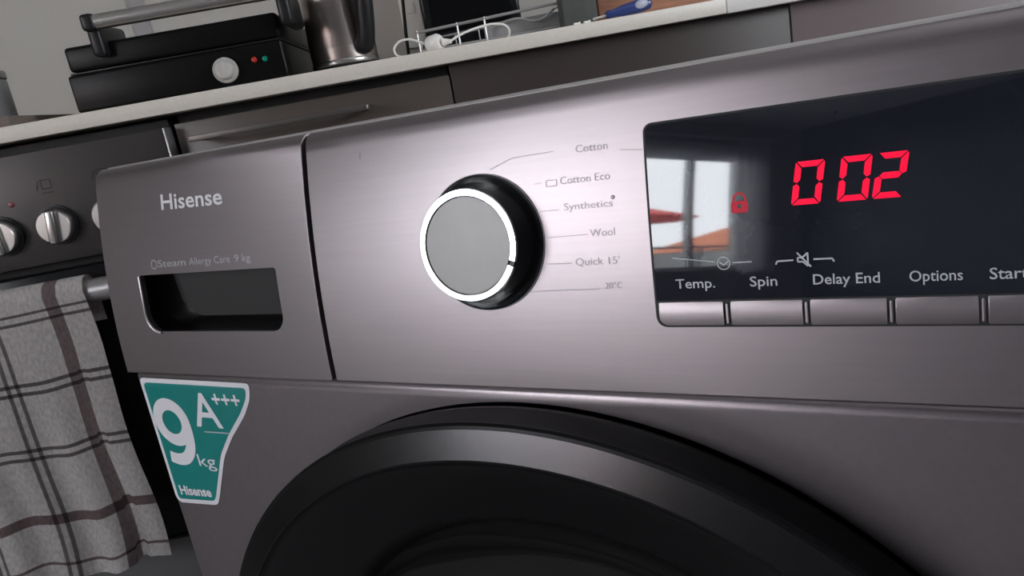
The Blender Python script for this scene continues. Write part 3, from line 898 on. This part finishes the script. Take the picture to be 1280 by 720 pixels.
# contact grill
t = thing('contact_grill', 'black contact grill with steel bar handle and round grey knob on worktop', 'grill', (-0.36, 0.2, TOP), K)
lw = part(t, 'lower_body', box((-0.52, 0.060, TOP + .004), (-0.2145, 0.34, .978), .004, 3), M['black_grip'])
part(t, 'upper_body', box((-0.515, 0.062, .982), (-0.2120, 0.34, 1.0165), .005, 3), M['black_grip'])
part(t, 'seam_ridge', box((-0.517, 0.066, .9785), (-0.2135, 0.33, .9815), .001), M['black_satin'])
part(t, 'side_trim', box((-0.2150, 0.0590, TOP + .010), (-0.2138, 0.068, .976), .0005), M['steel_dark'], lw)
part(t, 'bar_handle', tube([(-0.452, 0.045, 1.0405), (-0.192, 0.045, 1.0405)], .0105, 20), M['steel'], label='brushed steel bar handle')
for hu, hu2 in ((-0.470, -0.4515), (-0.205, -0.186)):
    part(t, 'handle_arm', join(box((hu, 0.034, 1.029), (hu2, 0.057, 1.052), .005, 3), box((hu, 0.045, .995), (hu2, 0.14, 1.040), .006, 3)), M['black_satin'])
kb = part(t, 'knob', lathe([(.0180, 0), (.0180, .004), (.0165, .006), (.0140, .0065), (.0130, .015), (.0115, .0165), (0, .0165)], (-.2995, .060, .9490), (0, -1, 0), 40), M['knob_grey'], lw, label='pale grey round knob')
part(t, 'knob_pointer', box((-.3030, .0425, .9370), (-.2960, .0450, .9610), .001), M['knob_grey'], kb)
part(t, 'red_lamp', lathe([(0, .003), (.003, .0022), (.0042, 0)], (-.2565, .060, .9565), (0, -1, 0), 16), M['red_lamp'], lw, label='red lamp')
part(t, 'green_lamp', lathe([(0, .003), (.003, .0022), (.0040, 0)], (-.2412, .060, .9553), (0, -1, 0), 16), M['green_lamp'], lw, label='green lamp')
for fu in (-.49, -.24):
    for fv in (.09, .31):
        part(t, 'foot', lathe([(0, 0), (.01, 0), (.01, .006), (0, .006)], (fu, fv, TOP), (0, 0, 1), 12), M['black_matt'])

# kettle
kc = (-0.140, 0.175)
t = thing('kettle', 'brushed steel kettle with black handle standing between grill and dish rack', 'kettle', (kc[0], kc[1], TOP), K)
part(t, 'power_base', lathe([(0, 0), (.058, 0), (.060, .002), (.060, .007), (.056, .011), (0, .011)], (*kc, TOP), (0, 0, 1), 48), M['black_satin'])
part(t, 'base_ring', lathe([(.0525, .0112), (.0535, .013), (.0535, .018), (.0525, .0195)], (*kc, TOP), (0, 0, 1), 48), M['steel'])
part(t, 'body', lathe([(0, .0196), (.0525, .0196), (.0530, .036), (.0528, .037), (.0528, .038), (.0530, .039), (.0515, .10), (.046, .17), (.041, .20), (0, .20)], (*kc, TOP), (0, 0, 1), 64), M['steel_kettle'])
part(t, 'lid', lathe([(.041, .2005), (.036, .21), (.012, .214), (.012, .225), (0, .227)], (*kc, TOP), (0, 0, 1), 40), M['black_satin'])
hd = Vector((math.cos(math.radians(-48)), math.sin(math.radians(-48)), 0))
hp = smooth_path([Vector((*kc, TOP)) + hd * r + Vector((0, 0, z)) for r, z in ((.040, .195), (.066, .185), (.080, .15), (.078, .10), (.068, .055), (.058, .035), (.052, .042))], 6)
part(t, 'handle', tube(hp, [.0142] * len(hp), 14), M['black_satin'], label='thick black handle')
sd = Vector((-.75, .65, 0)).normalized()
part(t, 'spout', tube([Vector((*kc, TOP)) + sd * r + Vector((0, 0, z)) for r, z in ((.040, .15), (.055, .175), (.066, .19))], [.017, .014, .010], 14), M['steel_kettle'])

# wooden board and jar at the far left
single('chopping_board', 'weathered wooden board lying at the left end of the worktop', 'chopping board', box((-1.0, 0.03, TOP), (-0.600, 0.30, TOP + .016), .002), M['wood_dark'], (-0.8, 0.16, TOP), K)
t = thing('jar', 'small grey lidded jar on the wooden board at the left', 'jar', (-0.697, 0.16, TOP + .016), K)
part(t, 'pot', lathe([(0, 0), (.036, 0), (.039, .004), (.039, .062), (.036, .066), (0, .066)], (-0.697, 0.16, TOP + .016), (0, 0, 1), 32), M['tray'])
part(t, 'lid', lathe([(.0400, .066), (.0405, .068), (.0405, .076), (.038, .078), (0, .079)], (-0.697, 0.16, TOP + .016), (0, 0, 1), 32), M['wire'])

# wire dish rack with grey tray, and things by it
t = thing('dish_rack', 'steel wire dish rack with a grey tray on the worktop', 'dish rack', (0.12, 0.24, TOP), K)
ru0, ru1, rv0, rv1 = -0.018, 0.222, 0.15, 0.34
part(t, 'top_wire', tube(smooth_path([(ru0, rv0, .962), (ru1, rv0, .970), (ru1, rv1, .972), (ru0, rv1, .964)], 1, True), .0024, 8, True), M['wire'])
part(t, 'bottom_wire', tube([(ru0, rv0, .9335), (ru1, rv0, .9335), (ru1, rv1, .9335), (ru0, rv1, .9335)], .002, 8, True), M['wire'])
for vv in (rv0, rv1):
    for uu in (-.018, .046, .090, .222):
        part(t, 'upright_wire', tube([(uu, vv, TOP + .002), (uu, vv, .9655 + .033 * (uu - .0))], .0016, 8), M['wire'])
part(t, 'plate_wire', tube(smooth_path([(.092, rv0 + .002, .948), (.120, rv0 + .002, .9555), (.145, rv0 + .002, .957), (.165, rv0 + .002, .950), (.185, rv0 + .002, .951), (.203, rv0 + .002, .964)], 5), .0018, 8), M['wire'])
part(t, 'tray', join(box((-.014, rv0 + .008, TOP + .004), (.218, rv1 - .006, TOP + .009), .001), box((.088, rv0 + .012, TOP + .008), (.214, rv0 + .016, .958), .001)), M['tray'], label='grey plastic tray inside the rack')

t = thing('kitchen_appliance', 'black boxy appliance standing behind the dish rack', 'appliance', (0.085, 0.44, TOP), K)
part(t, 'housing', box((-0.006, 0.360, TOP + .004), (0.175, 0.55, 1.14), .006, 3), M['black_gloss'])
part(t, 'front_panel', box((0.010, 0.3565, .975), (0.160, 0.361, 1.12), .0015), M['oven_glass'])
for fu in (.02, .15):
    part(t, 'foot', lathe([(0, 0), (.012, 0), (.012, .006), (0, .006)], (fu, .40, TOP), (0, 0, 1), 12), M['black_matt'])
    part(t, 'foot', lathe([(0, 0), (.012, 0), (.012, .006), (0, .006)], (fu, .52, TOP), (0, 0, 1), 12), M['black_matt'])
single('power_cord', 'black power cord hanging down the wall behind the kettle', 'cord', tube(smooth_path([(-.030, .52, 1.22), (-.038, .515, 1.08), (-.046, .51, 1.0), (-.050, .50, .945), (-.056, .48, .9258), (-.060, .42, .9256)], 6), .0035, 8), M['black_matt'], (-.046, .51, TOP), K)
t = thing('wall_socket', 'pale grey wall socket behind the black power cord', 'socket', (-.020, .615, 1.0), K)
part(t, 'face_plate', box((-.052, .608, .975), (-.008, .6195, 1.09), .002), M['white_plastic'])
part(t, 'rocker', box((-.040, .605, 1.045), (-.020, .609, 1.065), .001), M['white_plastic'])

# white charger with looped cable
t = thing('charger', 'white charger plug with a looped white cable on the worktop edge', 'charger', (0.010, 0.055, TOP), K)
part(t, 'plug', join(lathe([(0, -.012), (.010, -.012), (.0125, -.008), (.0125, .006), (.010, .010), (0, .010)], (0.006, 0.055, TOP + .0126), (.85, -.5, .1), 24), tube([(.017, .05, TOP + .012), (.030, .046, TOP + .011)], [.006, .003], 10)), M['white_plastic'])
cpth = smooth_path([(.028, .047, TOP + .011), (.045, .05, TOP + .018), (.070, .06, TOP + .024), (.095, .065, TOP + .026), (.113, .07, TOP + .022), (.119, .075, TOP + .013), (.114, .085, TOP + .0035), (.09, .10, TOP + .0022), (.05, .11, TOP + .0022)], 6)
cp2 = smooth_path([(-.003, .058, TOP + .012), (-.016, .062, TOP + .019), (-.032, .066, TOP + .0255), (-.046, .068, TOP + .0245), (-.055, .068, TOP + .016), (-.053, .067, TOP + .006), (-.042, .067, TOP + .0022), (-.026, .070, TOP + .0022), (-.008, .078, TOP + .005), (.012, .09, TOP + .010)], 6)
part(t, 'cable', tube(cpth, .0017, 8), M['white_plastic']); part(t, 'cable', tube(cp2, .0017, 8), M['white_plastic'])

single('upright_block', 'dark grey green block standing at the right end of the rack', 'block', box((.2085, .105, TOP), (.262, .15, 1.03), .003), M['slate'], (.233, .127, TOP), K)
single('wooden_board', 'reddish wooden board behind the blue screwdriver', 'board', box((.275, .155, TOP), (.56, .175, 1.02), .002), M['wood'], (.4, .165, TOP), K)
t = thing('screwdriver', 'blue handled screwdriver lying at the front of the worktop', 'screwdriver', (.29, .05, TOP), K)
ax = Vector((.071, .012, .0075)); o_ = Vector((.262, .05, TOP + .0086))
part(t, 'handle', lathe([(0, 0), (.0050, 0), (.0062, .004), (.0056, .012), (.0078, .026), (.0094, .045), (.0096, .060), (.0082, .070), (.0042, .074), (0, .0745)], o_, ax, 20), M['blue'])
bm = bmesh.new(); bmesh.ops.create_uvsphere(bm, u_segments=16, v_segments=10, radius=1.0)
an = ax.normalized()
for v in bm.verts: v.co = o_ + an * (.056 + v.co.x * .0115) + Vector((0, -.0078 + v.co.y * .0042, .0015 + v.co.z * .0064))
part(t, 'grip_inlay', bm, M['blue_grey'])
part(t, 'shaft', tube([o_ - ax.normalized() * .022, o_], .0018, 8), M['steel'])
for i, (uu, lb) in enumerate(((.214, 'tiny white wall plug left of the screwdriver, nearest the dark block'), (.229, 'tiny white wall plug nearest the screwdriver tip'))):
    t = thing('wall_plug', lb, 'wall plug', (uu, .035, TOP), K, 'small plugs by the screwdriver')
    part(t, 'sleeve', tube([(uu - .004, .035, TOP + .0026), (uu + .004, .037, TOP + .0026)], .0024, 10), M['white_plastic'])
    part(t, 'collar', tube([(uu + .004, .037, TOP + .0031), (uu + .0052, .0373, TOP + .0031)], .0029, 10), M['white_plastic'])
